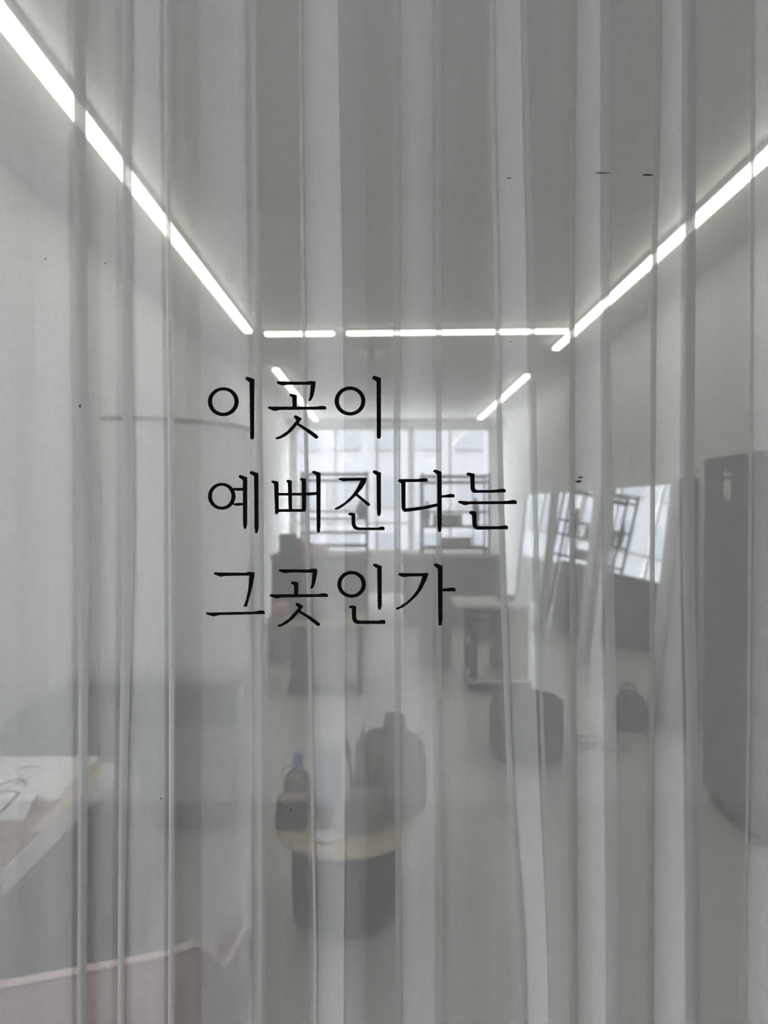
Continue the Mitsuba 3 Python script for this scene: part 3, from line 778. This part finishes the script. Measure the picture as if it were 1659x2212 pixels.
# cup, packet, saucer
q = on_table(700, 1800)
tag('black_cup', 'small black tapered cup in front of the lavender jug', 'cup')
put('black_cup', lathe([(0, 0), (0.017, 0), (0.019, 0.003), (0.027, 0.080), (0.025, 0.081), (0.017, 0.006), (0, 0.005)], 32, (q[0], q[1], TZ)), 'black_plastic', 40)
q = on_table(728, 1797)
tag('white_packet', 'white paper packet standing right of the black cup', 'packet')
pk = box((q[0] - 0.024, q[1], TZ), (q[0] + 0.026, q[1] + 0.03, TZ + 0.085), 0.004)
pk.vertices[:, 0] += 0.02 * (pk.vertices[:, 2] - TZ) / 0.085 * (pk.vertices[:, 0] < q[0])
put('white_packet', pk, 'white_paper', False)
q = on_table(708, 1816)
tag('white_saucer', 'shallow white saucer at the front of the drum table', 'saucer')
put('white_saucer', lathe([(0, 0), (0.026, 0), (0.030, 0.003), (0.047, 0.014), (0.046, 0.016), (0.028, 0.006), (0, 0.005)], 40, (q[0], q[1], TZ)), 'white_paint', 40)
# brush pot
q = on_table(790, 1800)
bx_, by_ = q[0], q[1] + 0.02
tag('brush_pot', 'warm grey pot crammed with dark brushes and tools on the drum table', 'brush pot')
put('brush_pot__pot', lathe([(0, 0), (0.050, 0), (0.054, 0.004), (0.060, 0.165), (0.056, 0.167), (0.050, 0.010), (0, 0.008)], 40, (bx_, by_, TZ)), 'taupe_plastic', 40)
for i, (ox_, oy_, lx, ly, L) in enumerate(((-0.030, 0.0, -0.030, 0.0, 0.25), (0.004, -0.020, 0.006, -0.012, 0.225), (0.010, 0.012, 0.012, 0.004, 0.245), (0.026, -0.014, 0.016, -0.022, 0.215), (-0.010, 0.026, -0.016, 0.020, 0.235), (0.0, 0.0, 0.0, -0.006, 0.26))):
    p0 = np.array([bx_ + ox_, by_ + oy_, TZ + 0.012])
    p1 = p0 + np.array([lx, ly, L])
    if i == 2:
        tag('pencil', 'thin yellow pencil standing among the dark brushes in the grey pot', 'pencil')
        put('pencil__shaft', tube([p0, p1], 0.004, 6), 'label_yellow', False)
        put('pencil__tip', tube([p1 + (p1 - p0) * 0.001, p1 + (p1 - p0) * 0.06], [0.0038, 0.0005], 6), 'pale_wood', False)
        continue
    key = 'paintbrush' if 'paintbrush__handle' not in scene else f"paintbrush_{sum(k.startswith('paintbrush') and k.endswith('handle') for k in scene):03d}"
    tag(key, 'dark brush standing in the warm grey pot on the drum table', 'paintbrush', 'brushes in the grey pot')
    put(key + '__handle', tube([p0, p0 * 0.3 + p1 * 0.7, p1], [0.004, 0.006, 0.0065], 8), 'black_plastic', 40)
    put(key + '__bristles', tube([p1 + (p1 - p0) * 0.001, p1 + (p1 - p0) * 0.08, p1 + (p1 - p0) * 0.2], [0.0085, 0.012, 0.003], 8), 'dark_brown', 40)
tag('palette_knife', 'long dark pointed blade rising above the brushes in the grey pot', 'palette knife')
k0, k1 = np.array([bx_ - 0.026, by_ - 0.034, TZ + 0.03]), P(784, 1548, by_ - 0.040)
ax = (k1 - k0) / np.linalg.norm(k1 - k0)
blade = trimesh.convex.convex_hull(np.array([k0 + ax * 0.16 + [s * 0.012, t * 0.0012, 0] for s in (-1, 1) for t in (-1, 1)] + [k0 + ax * 0.28 + [s * 0.008, t * 0.001, 0] for s in (-1, 1) for t in (-1, 1)] + [k1 + [0.003, t * 0.0005, 0] for t in (-1, 1)]))
put('palette_knife__blade', blade, 'dark_brown', False)
put('palette_knife__handle', tube([k0, k0 + ax * 0.161], [0.008, 0.010], 10), 'black_plastic', 40)
# large grey jug
q = on_table(835, 1806)
gx, gy = q[0] + 0.016, q[1] + 0.215
tag('grey_canister', 'large dull grey canister with short wide neck at the right of the drum table', 'canister')
H = (EYE - TZ) - (1545 - CY) * gy / F
put('grey_canister__body', lathe([(0, 0), (0.112, 0), (0.128, 0.012), (0.135, 0.06), (0.135, 0.155), (0.126, 0.225), (0.110, 0.262), (0.088, 0.276), (0, 0.276)], 56, (gx, gy, TZ)), 'taupe_plastic', 40)
put('grey_canister__neck', lathe([(0, 0.2762), (0.044, 0.2762), (0.040, 0.288), (0.038, H - 0.045), (0, H - 0.045)], 40, (gx + 0.015, gy, TZ)), 'taupe_plastic', 40)
put('grey_canister__cap', lathe([(0, H - 0.0448), (0.040, H - 0.0448), (0.041, H - 0.01), (0.036, H), (0, H)], 40, (gx + 0.015, gy, TZ)), 'taupe_plastic', 40)
put('grey_canister__handle', tube(smooth_path([(gx - 0.035, gy - 0.03, TZ + 0.274), (gx - 0.06, gy - 0.045, TZ + 0.305), (gx - 0.085, gy - 0.055, TZ + 0.285), (gx - 0.096, gy - 0.055, TZ + 0.245)], 24), 0.009, 10), 'taupe_plastic', 40)

# ------------------------------------------------------------------ middle of the room
# wooden topped cabinet on the left
wz = floor_depth(1502)
wx0, wx1 = P(614, 1502, wz)[0], P(790, 1502, wz)[0]
tag('work_stand', 'small wood topped work stand with dark brown body, left of the aisle', 'work stand')
put('work_stand__top', box((wx0, wz - 0.02, 0.525), (wx1, wz + 0.45, 0.552), 0.004), 'pale_wood', False)
put('work_stand__body', box((wx0 + 0.045, wz, 0.06), (wx0 + 0.44, wz + 0.40, 0.5248), 0.004), 'dark_brown', False)
for j in range(3):
    z0 = 0.075 + j * 0.15
    d = put('work_stand__drawer', box((wx0 + 0.195, wz - 0.012, z0), (wx0 + 0.43, wz - 0.0002, z0 + 0.14), 0.003), 'mid_grey', False)
    put(d + '__knob', lathe([(0, 0), (0.009, 0), (0.012, 0.012), (0, 0.016)], 14).apply_transform(trimesh.transformations.rotation_matrix(math.pi / 2, [1, 0, 0])).apply_translation([wx0 + 0.31, wz - 0.0122, z0 + 0.07]), 'black_metal', 40)
put('work_stand__leg', box((wx1 - 0.065, wz, 0), (wx1 - 0.03, wz + 0.40, 0.5248), 0.004), 'dark_brown', False)
put('work_stand__plinth', box((wx0 + 0.03, wz - 0.015, 0), (wx0 + 0.46, wz + 0.41, 0.0598), 0.004), 'black_metal', False)
for lab, x0, x1, h, m, dy in (('low dark tray of tools on the wood topped work stand', 0.05, 0.27, 0.085, 'dark_brown', 0.06), ('pale grey box on the right of the wood topped work stand', 0.29, 0.44, 0.12, 'mid_grey', 0.10)):
    key = 'tool_tray' if 'tray' in lab else 'grey_box'
    tag(key, lab, 'tray' if 'tray' in lab else 'box')
    put(key + '__body', box((wx0 + x0, wz + dy, 0.5525), (wx0 + x1, wz + dy + 0.2, 0.5525 + h), 0.006), m, False)
    put(key + '__lid', box((wx0 + x0 - 0.004, wz + dy - 0.004, 0.5527 + h), (wx0 + x1 + 0.004, wz + dy + 0.204, 0.565 + h), 0.003), m, False)

# black cart on the right
cz = floor_depth(1497)
cx0, cx1 = P(1016, 1497, cz)[0], P(1146, 1497, cz)[0]
tag('black_cart', 'black framed cart with pale top and shelves, right of the aisle', 'cart')
CT = 0.685
put('black_cart__top', box((cx0 - 0.11, cz - 0.02, CT - 0.03), (cx1 + 0.0, cz + 0.5, CT), 0.004), 'white_paint', False)
for x in (cx0, cx0 + 0.215):
    for y in (cz, cz + 0.40):
        put('black_cart__post', box((x, y, 0.10), (x + 0.055, y + 0.05, CT - 0.0302), 0.003), 'black_metal', False)
for z in (0.615, 0.545):
    put('black_cart__rail', box((cx0 + 0.0552, cz + 0.01, z), (cx0 + 0.2148, cz + 0.035, z + 0.022), 0.003), 'black_metal', False)
put('black_cart__shelf', box((cx0 - 0.0, cz + 0.051, 0.345), (cx0 + 0.27, cz + 0.399, 0.37), 0.003), 'white_paint', False)
put('black_cart__tray', box((cx0 + 0.06, cz + 0.055, 0.3705), (cx0 + 0.21, cz + 0.35, 0.43), 0.004), 'mid_grey', False)
put('black_cart__deck', box((cx0 + 0.0, cz - 0.005, 0.075), (cx1, cz + 0.46, 0.0998), 0.003), 'white_paint', False)
put('black_cart__base', box((cx0 - 0.005, cz - 0.012, 0.012), (cx1 + 0.005, cz + 0.47, 0.0748), 0.006), 'black_metal', False)
for x in (cx0 + 0.04, cx1 - 0.04):
    for y in (cz + 0.04, cz + 0.42):
        put('black_cart__foot', lathe([(0, 0), (0.018, 0), (0.016, 0.0118), (0, 0.0118)], 14, (x, y, 0)), 'black_plastic', 40)
tag('tan_panel', 'tan board standing upright on the right of the black cart', 'board')
put('tan_panel', box((cx0 + 0.285, cz + 0.03, 0.1002), (cx1 - 0.01, cz + 0.30, CT - 0.0305), 0.004), 'cardboard', False)
for lab, px, rr, hh in (('small black pot on the cart top, left of the two', 1078, 0.020, 0.05), ('small black pot on the cart top, right of the two', 1104, 0.030, 0.04)):
    key = 'black_pot' if 'left' in lab else 'black_pot_001'
    tag(key, lab, 'pot', 'black pots on the cart')
    put(key, lathe([(0, 0), (rr * 0.8, 0), (rr, 0.01), (rr, hh), (rr * 0.85, hh + 0.004), (rr * 0.8, 0.012), (0, 0.01)], 24, (P(px, 1290, cz + 0.2)[0], cz + 0.2, CT + 0.0003)), 'black_plastic', 40)
tag('brown_carton', 'brown carton on the floor between the aisle and the black cart', 'carton')
bz = 6.3
bq0, bq1 = P(905, 1400, bz), P(975, 1330, bz)
put('brown_carton__body', box((bq0[0], bz, 0), (bq1[0], bz + 0.35, 0.38), 0.004), 'grey_fabric', False)
put('brown_carton__flap', box((bq0[0] + 0.08, bz - 0.02, 0.385), (bq0[0] + 0.14, bz + 0.3, 0.56), 0.003), 'cardboard', False)

# long counters under the window
for lab, x0, x1, top, m in (('grey counter unit left of the aisle before the window', -1.34, -0.20, 0.86, 'mid_grey'), ('grey counter unit right of the aisle before the window', 0.24, 1.42, 0.84, 'mid_grey')):
    key = 'counter' if 'left' in lab else 'counter_001'
    tag(key, lab, 'counter', 'counters before the far window')
    put(key + '__top', box((x0 - 0.02, 8.40, top - 0.03), (x1 + 0.02, 9.02, top), 0.004), 'mid_grey', False)
    put(key + '__body', box((x0, 8.44, 0.08), (x1, 9.0, top - 0.0302), 0.004), 'grey_fabric', False)
    put(key + '__plinth', box((x0 + 0.03, 8.48, 0), (x1 - 0.03, 8.98, 0.0798), 0.002), 'mid_grey', False)
    n = 4
    for j in range(n):
        a = x0 + (x1 - x0) * j / n
        dkey = put(key + '__door', box((a + 0.006, 8.422, 0.10), (a + (x1 - x0) / n - 0.006, 8.4398, top - 0.05), 0.003), 'mid_grey' if j % 2 else 'grey_fabric', False)
        put(dkey + '__handle', box((a + 0.03, 8.412, top - 0.12), (a + 0.12, 8.4218, top - 0.105), 0.002), 'black_metal', False)


def rack(key, lab, x0, x1, y0, levels, inner, top, rails=()):
    tag(key, lab, 'rack', 'black metal racks before the far window')
    for x in (x0, x1):
        for y in (y0, y0 + 0.40):
            put(key + '__post', box((x - 0.014, y - 0.014, 0), (x + 0.014, y + 0.014, top), 0.002), 'black_metal', False)
    for x in inner:
        put(key + '__post', box((x - 0.008, y0 + 0.375, levels[-1] + 0.0003), (x + 0.008, y0 + 0.388, top - 0.11), 0.002), 'black_metal', False)
    for z in levels:
        th = 0.028
        if z > top - 0.14 or z in rails:
            for y in (y0, y0 + 0.40):
                put(key + '__rail', box((x0 + 0.0145, y - 0.011, z - th), (x1 - 0.0145, y + 0.011, z), 0.002), 'black_metal', False)
        else:
            put(key + '__shelf', box((x0 + 0.0145, y0 - 0.012, z - th), (x1 - 0.0145, y0 + 0.412, z), 0.002), 'black_metal', False)


zz = 9.35
lv = lambda py: EYE - (py - CY) * zz / F
rack('metal_rack', 'black metal rack before the far window, left of the aisle', P(652, 1000, zz)[0], P(792, 1000, zz)[0], zz, [lv(1021), lv(1035), lv(1103), lv(1119), lv(1149), lv(1178)], [P(703, 1000, zz)[0], P(712, 1000, zz)[0]], lv(1018), (lv(1103),))
rack('metal_rack_001', 'black metal rack before the far window, right of the aisle', P(913, 1000, zz)[0], P(1056, 1000, zz)[0], zz, [lv(1026), lv(1039), lv(1104), lv(1136), lv(1182)], [P(1030, 1000, zz)[0]], lv(1022), (lv(1104),))
things = [('dark_vase', 'round dark vase on the left metal rack before the window', 'vase', 781, 1119, 0.075, 0.24, 'dark_fabric'),
          ('dark_jar', 'slim dark jar at the left end of the right metal rack', 'jar', 922, 1136, 0.045, 0.33, 'dark_fabric'),
          ('tall_flask', 'tall dark flask at the right end of the right metal rack', 'flask', 1027, 1136, 0.055, 0.36, 'dark_fabric')]
for key, lab, cat, px, py, r, h, m in things:
    x, z = P(px, py, zz + 0.2)[0], lv(py) + 0.0003
    tag(key, lab, cat)
    put(key + '__body', lathe([(0, 0), (r * 0.6, 0), (r * 0.95, h * 0.2), (r, h * 0.45), (r * 0.7, h * 0.75), (r * 0.4, h * 0.85), (0, h * 0.85)], 28, (x, zz + 0.15, z)), m, 40)
    put(key + '__neck', lathe([(0, h * 0.8502), (r * 0.38, h * 0.8502), (r * 0.45, h), (0, h)], 20, (x, zz + 0.15, z)), m, 40)
tag('storage_box', 'grey storage box on the middle shelf of the right metal rack', 'box')
bx0, bx1 = P(938, 1100, zz)[0], P(1000, 1100, zz)[0]
put('storage_box__body', box((bx0, zz + 0.05, lv(1136) + 0.0003), (bx1, zz + 0.3, lv(1136) + 0.125), 0.006), 'mid_grey', False)
put('storage_box__lid', box((bx0 - 0.005, zz + 0.045, lv(1136) + 0.1252), (bx1 + 0.005, zz + 0.305, lv(1136) + 0.15), 0.004), 'mid_grey', False)
tag('storage_box_001', 'pale brown box on the lower shelf of the right metal rack', 'box')
put('storage_box_001__body', box((bx0 + 0.1, zz + 0.06, lv(1182) + 0.0003), (bx1 + 0.12, zz + 0.3, lv(1182) + 0.10), 0.006), 'cardboard', False)
put('storage_box_001__lid', box((bx0 + 0.096, zz + 0.056, lv(1182) + 0.1002), (bx1 + 0.124, zz + 0.304, lv(1182) + 0.115), 0.004), 'cardboard', False)
tag('dark_upright_case', 'tall dark case standing left of the counter by the left wall', 'case')
q0, q1 = P(603, 1165, 8.0), P(642, 1290, 8.0)
put('dark_upright_case__body', box((q0[0], 8.0, 0), (q1[0], 8.36, q0[2]), 0.01), 'dark_fabric', False)
put('dark_upright_case__lid', box((q0[0] - 0.006, 7.994, q0[2] + 0.0003), (q1[0] - 0.05, 8.366, q0[2] + 0.05), 0.006), 'dark_fabric', False)
tag('red_jar', 'small round red jar on the left counter by the rack', 'jar')
q = P(652, 1178, 8.6)
put('red_jar__body', lathe([(0, 0), (0.04, 0), (0.075, 0.04), (0.08, 0.09), (0.055, 0.135), (0, 0.135)], 28, (q[0], 8.6, 0.8603)), 'red_gloss', 40)
put('red_jar__lid', lathe([(0, 0.1352), (0.05, 0.1352), (0.045, 0.155), (0, 0.16)], 24, (q[0], 8.6, 0.8603)), 'red_gloss', 40)
tag('pink_bundle', 'folded pale pink cloth bundle on the left counter', 'cloth')
q = P(692, 1180, 8.6)
put('pink_bundle', blob((q[0], 8.62, 0.8603), (0.11, 0.09, 0.075), 0.15, 2.2, 4, sub=3), 'pink_cloth', True)
tag('grey_carton', 'narrow grey carton on the floor left of the wood topped work stand', 'carton')
q = P(604, 1300, 6.6)
put('grey_carton__body', box((q[0] - 0.09, 6.5, 0), (q[0] + 0.09, 6.75, 0.40), 0.005), 'mid_grey', False)
put('grey_carton__lid', box((q[0] - 0.094, 6.496, 0.4003), (q[0] + 0.094, 6.754, 0.42), 0.004), 'mid_grey', False)
tag('pink_cushion', 'small faded pink cushion on top of the narrow grey carton', 'cushion')
put('pink_cushion', blob((q[0] + 0.0, 6.62, 0.4205), (0.085, 0.09, 0.08), 0.1, 1.8, 6, sub=3), 'pink_cloth', True)

# ------------------------------------------------------------------ right side
# black pouf
pz = floor_depth(1664)
q = P(1153, 1664, pz)
ox, oy = q[0], pz + 0.21
tag('black_pouf', 'round black pouf on the floor in the right half of the room', 'pouf')
put('black_pouf__body', lathe([(0, 0.004), (0.185, 0.004), (0.208, 0.03), (0.212, 0.17), (0.206, 0.285), (0.196, 0.305), (0, 0.305)], 56, (ox, oy, 0)), 'black_leather', 40)
put('black_pouf__cushion', lathe([(0, 0.3052), (0.196, 0.3052), (0.202, 0.318), (0.190, 0.340), (0.13, 0.352), (0, 0.356)], 56, (ox, oy, 0)), 'black_leather', 40)
put('black_pouf__seam', tube(np.array([(ox + 0.2095 * math.cos(a), oy + 0.2095 * math.sin(a), 0.288) for a in np.linspace(0, 2 * np.pi, 64)]), 0.005, 8, False), 'mid_grey', 40)
put('black_pouf__strap', tube(smooth_path([(ox + 0.11, oy - 0.16, 0.345), (ox + 0.145, oy - 0.165, 0.365), (ox + 0.17, oy - 0.13, 0.355), (ox + 0.175, oy - 0.10, 0.330)], 24), 0.010, 8), 'black_plastic', 40)
# loose cable on the floor
tag('floor_cable', 'thin dark cable lying in loops on the floor right of the pouf', 'cable')
pts = [P(px, py, floor_depth(py, 0.005)) for px, py in ((1240, 1594), (1275, 1592), (1300, 1598), (1270, 1606), (1246, 1603), (1262, 1618), (1290, 1612), (1318, 1622), (1345, 1622), (1352, 1610), (1335, 1604))]
fc = smooth_path(pts, 100)
fc[:, 2] = 0.0052
put('floor_cable__cord', tube(fc, 0.005, 8), 'black_plastic', 40)
q = P(1336, 1604, floor_depth(1604))
put('floor_cable__plug', box((q[0] - 0.05, q[1] - 0.01, 0.0003), (q[0] - 0.001, q[1] + 0.012, 0.02), 0.003), 'black_plastic', False)


# leaning mirrors along the right wall
def leaning(key, y0, y1, xb, xt, h, thick, parts):
    """Boards that lean on the right wall: base at x = xb on the floor, head at x = xt, height h."""
    up = np.array([xt - xb, 0, h])
    L = np.linalg.norm(up)
    up /= L
    out = np.cross(up, [0, 1, 0])
    out = out if out[0] < 0 else -out                     # faces the room
    for name, u0, u1, v0, v1, w0, w1, m in parts(L, y1 - y0):
        b = box((u0, v0, w0), (u1, v1, w1), 0.002)
        v = b.vertices
        b.vertices = np.array([xb, y0, 0]) + v[:, :1] * [0, 1, 0] + v[:, 1:2] * up + v[:, 2:] * out
        b.vertices[:, 2] = np.maximum(b.vertices[:, 2], 0.001)
        if b.volume < 0:
            b.invert()
        put(f'{key}__{name}', b, m, False)


def mirror_parts(L, W):
    f = 0.05
    return [('backing', 0.004, W - 0.004, 0.004, L - 0.004, -0.03, -0.004, 'white_paint'), ('glass', f - 0.01, W - f + 0.01, f - 0.01, L - f + 0.01, -0.0038, 0.001, 'mirror_silver'),
            ('frame', 0, f, 0, L, -0.003, 0.02, 'white_paint'), ('frame', W - f, W, 0, L, -0.003, 0.02, 'white_paint'),
            ('frame', f + 0.0003, W - f - 0.0003, 0, f, -0.003, 0.02, 'white_paint'), ('frame', f + 0.0003, W - f - 0.0003, L - f, L, -0.003, 0.02, 'white_paint')]


MIRRORS = [('tall white framed mirror leaning on the right wall, nearest of three', 4.66, 5.98, 1.745, 1.925), ('tall white framed mirror leaning on the right wall, middle of three', 6.38, 7.88, 1.765, 1.925),
           ('tall white framed mirror leaning on the right wall, farthest of three', 8.05, 9.6, 1.765, 1.925)]
for k, (lab, y0, y1, xb, xt) in enumerate(MIRRORS):
    key = 'leaning_mirror' if k == 0 else f'leaning_mirror_{k:03d}'
    tag(key, lab, 'mirror', 'mirrors leaning on the right wall')
    leaning(key, y0, y1, xb, xt, 1.645, 0.03, mirror_parts)
tag('gap_shade_board', 'dark grey board added as the shadow gap beside the nearest mirror', 'board')  # added dark board paints the wedge of shade between mirror and wall
leaning('gap_shade_board', 4.42, 4.63, 1.80, 1.945, 1.62, 0.02, lambda L, W: [('panel', 0, W, 0, L, -0.008, 0.008, 'gap_shade_grey'), ('edge_strip', 0, W, L - 0.03, L + 0.002, 0.0085, 0.012, 'black_plastic')])
tag('dark_bag', 'dark bag on the floor at the foot of the nearest mirror', 'bag')
put('dark_bag__body', blob((1.60, 4.62, 0), (0.11, 0.13, 0.145), 0.14, 2.0, 9, sub=3), 'dark_fabric', True)
put('dark_bag__handle', tube(smooth_path([(1.54, 4.62, 0.225), (1.56, 4.62, 0.275), (1.62, 4.62, 0.280), (1.65, 4.62, 0.225)], 24), 0.008, 8), 'black_plastic', 40)
# locker
LX = 1.57
tag('tall_locker', 'tall dark grey metal locker against the right wall', 'locker')
put('tall_locker__body', box((LX + 0.012, 2.99, 0.06), (RIGHT - 0.013, 3.49, 1.68), 0.006), 'locker_grey', False)
put('tall_locker__door', box((LX, 2.995, 0.065), (LX + 0.0118, 3.485, 1.675), 0.003), 'locker_grey', False)
put('tall_locker__door__handle', box((LX - 0.012, 3.03, 0.92), (LX - 0.0002, 3.05, 1.04), 0.003), 'black_metal', False)
put('tall_locker__plinth', box((LX + 0.03, 3.01, 0), (RIGHT - 0.03, 3.47, 0.0598), 0.002), 'black_metal', False)
s0, s1 = P(1563, 1014, 3.30), P(1588, 1082, 3.22)
for z0, z1 in ((1.585, 1.60), (1.50, 1.565), (1.475, 1.497)):
    put('tall_locker__sticker', box((LX - 0.0009, 3.215, z0), (LX - 0.0002, 3.285 - 0.01 * (z0 < 1.5), z1), 0), 'white_paper', False)
tag('white_carton', 'white carton on top of the dark grey locker', 'carton')
put('white_carton__body', box((LX + 0.03, 2.96, 1.6805), (RIGHT - 0.03, 3.16, 1.84), 0.004), 'white_paint', False)
put('white_carton__lid', box((LX + 0.026, 2.956, 1.8402), (RIGHT - 0.026, 3.164, 1.862), 0.003), 'white_paint', False)
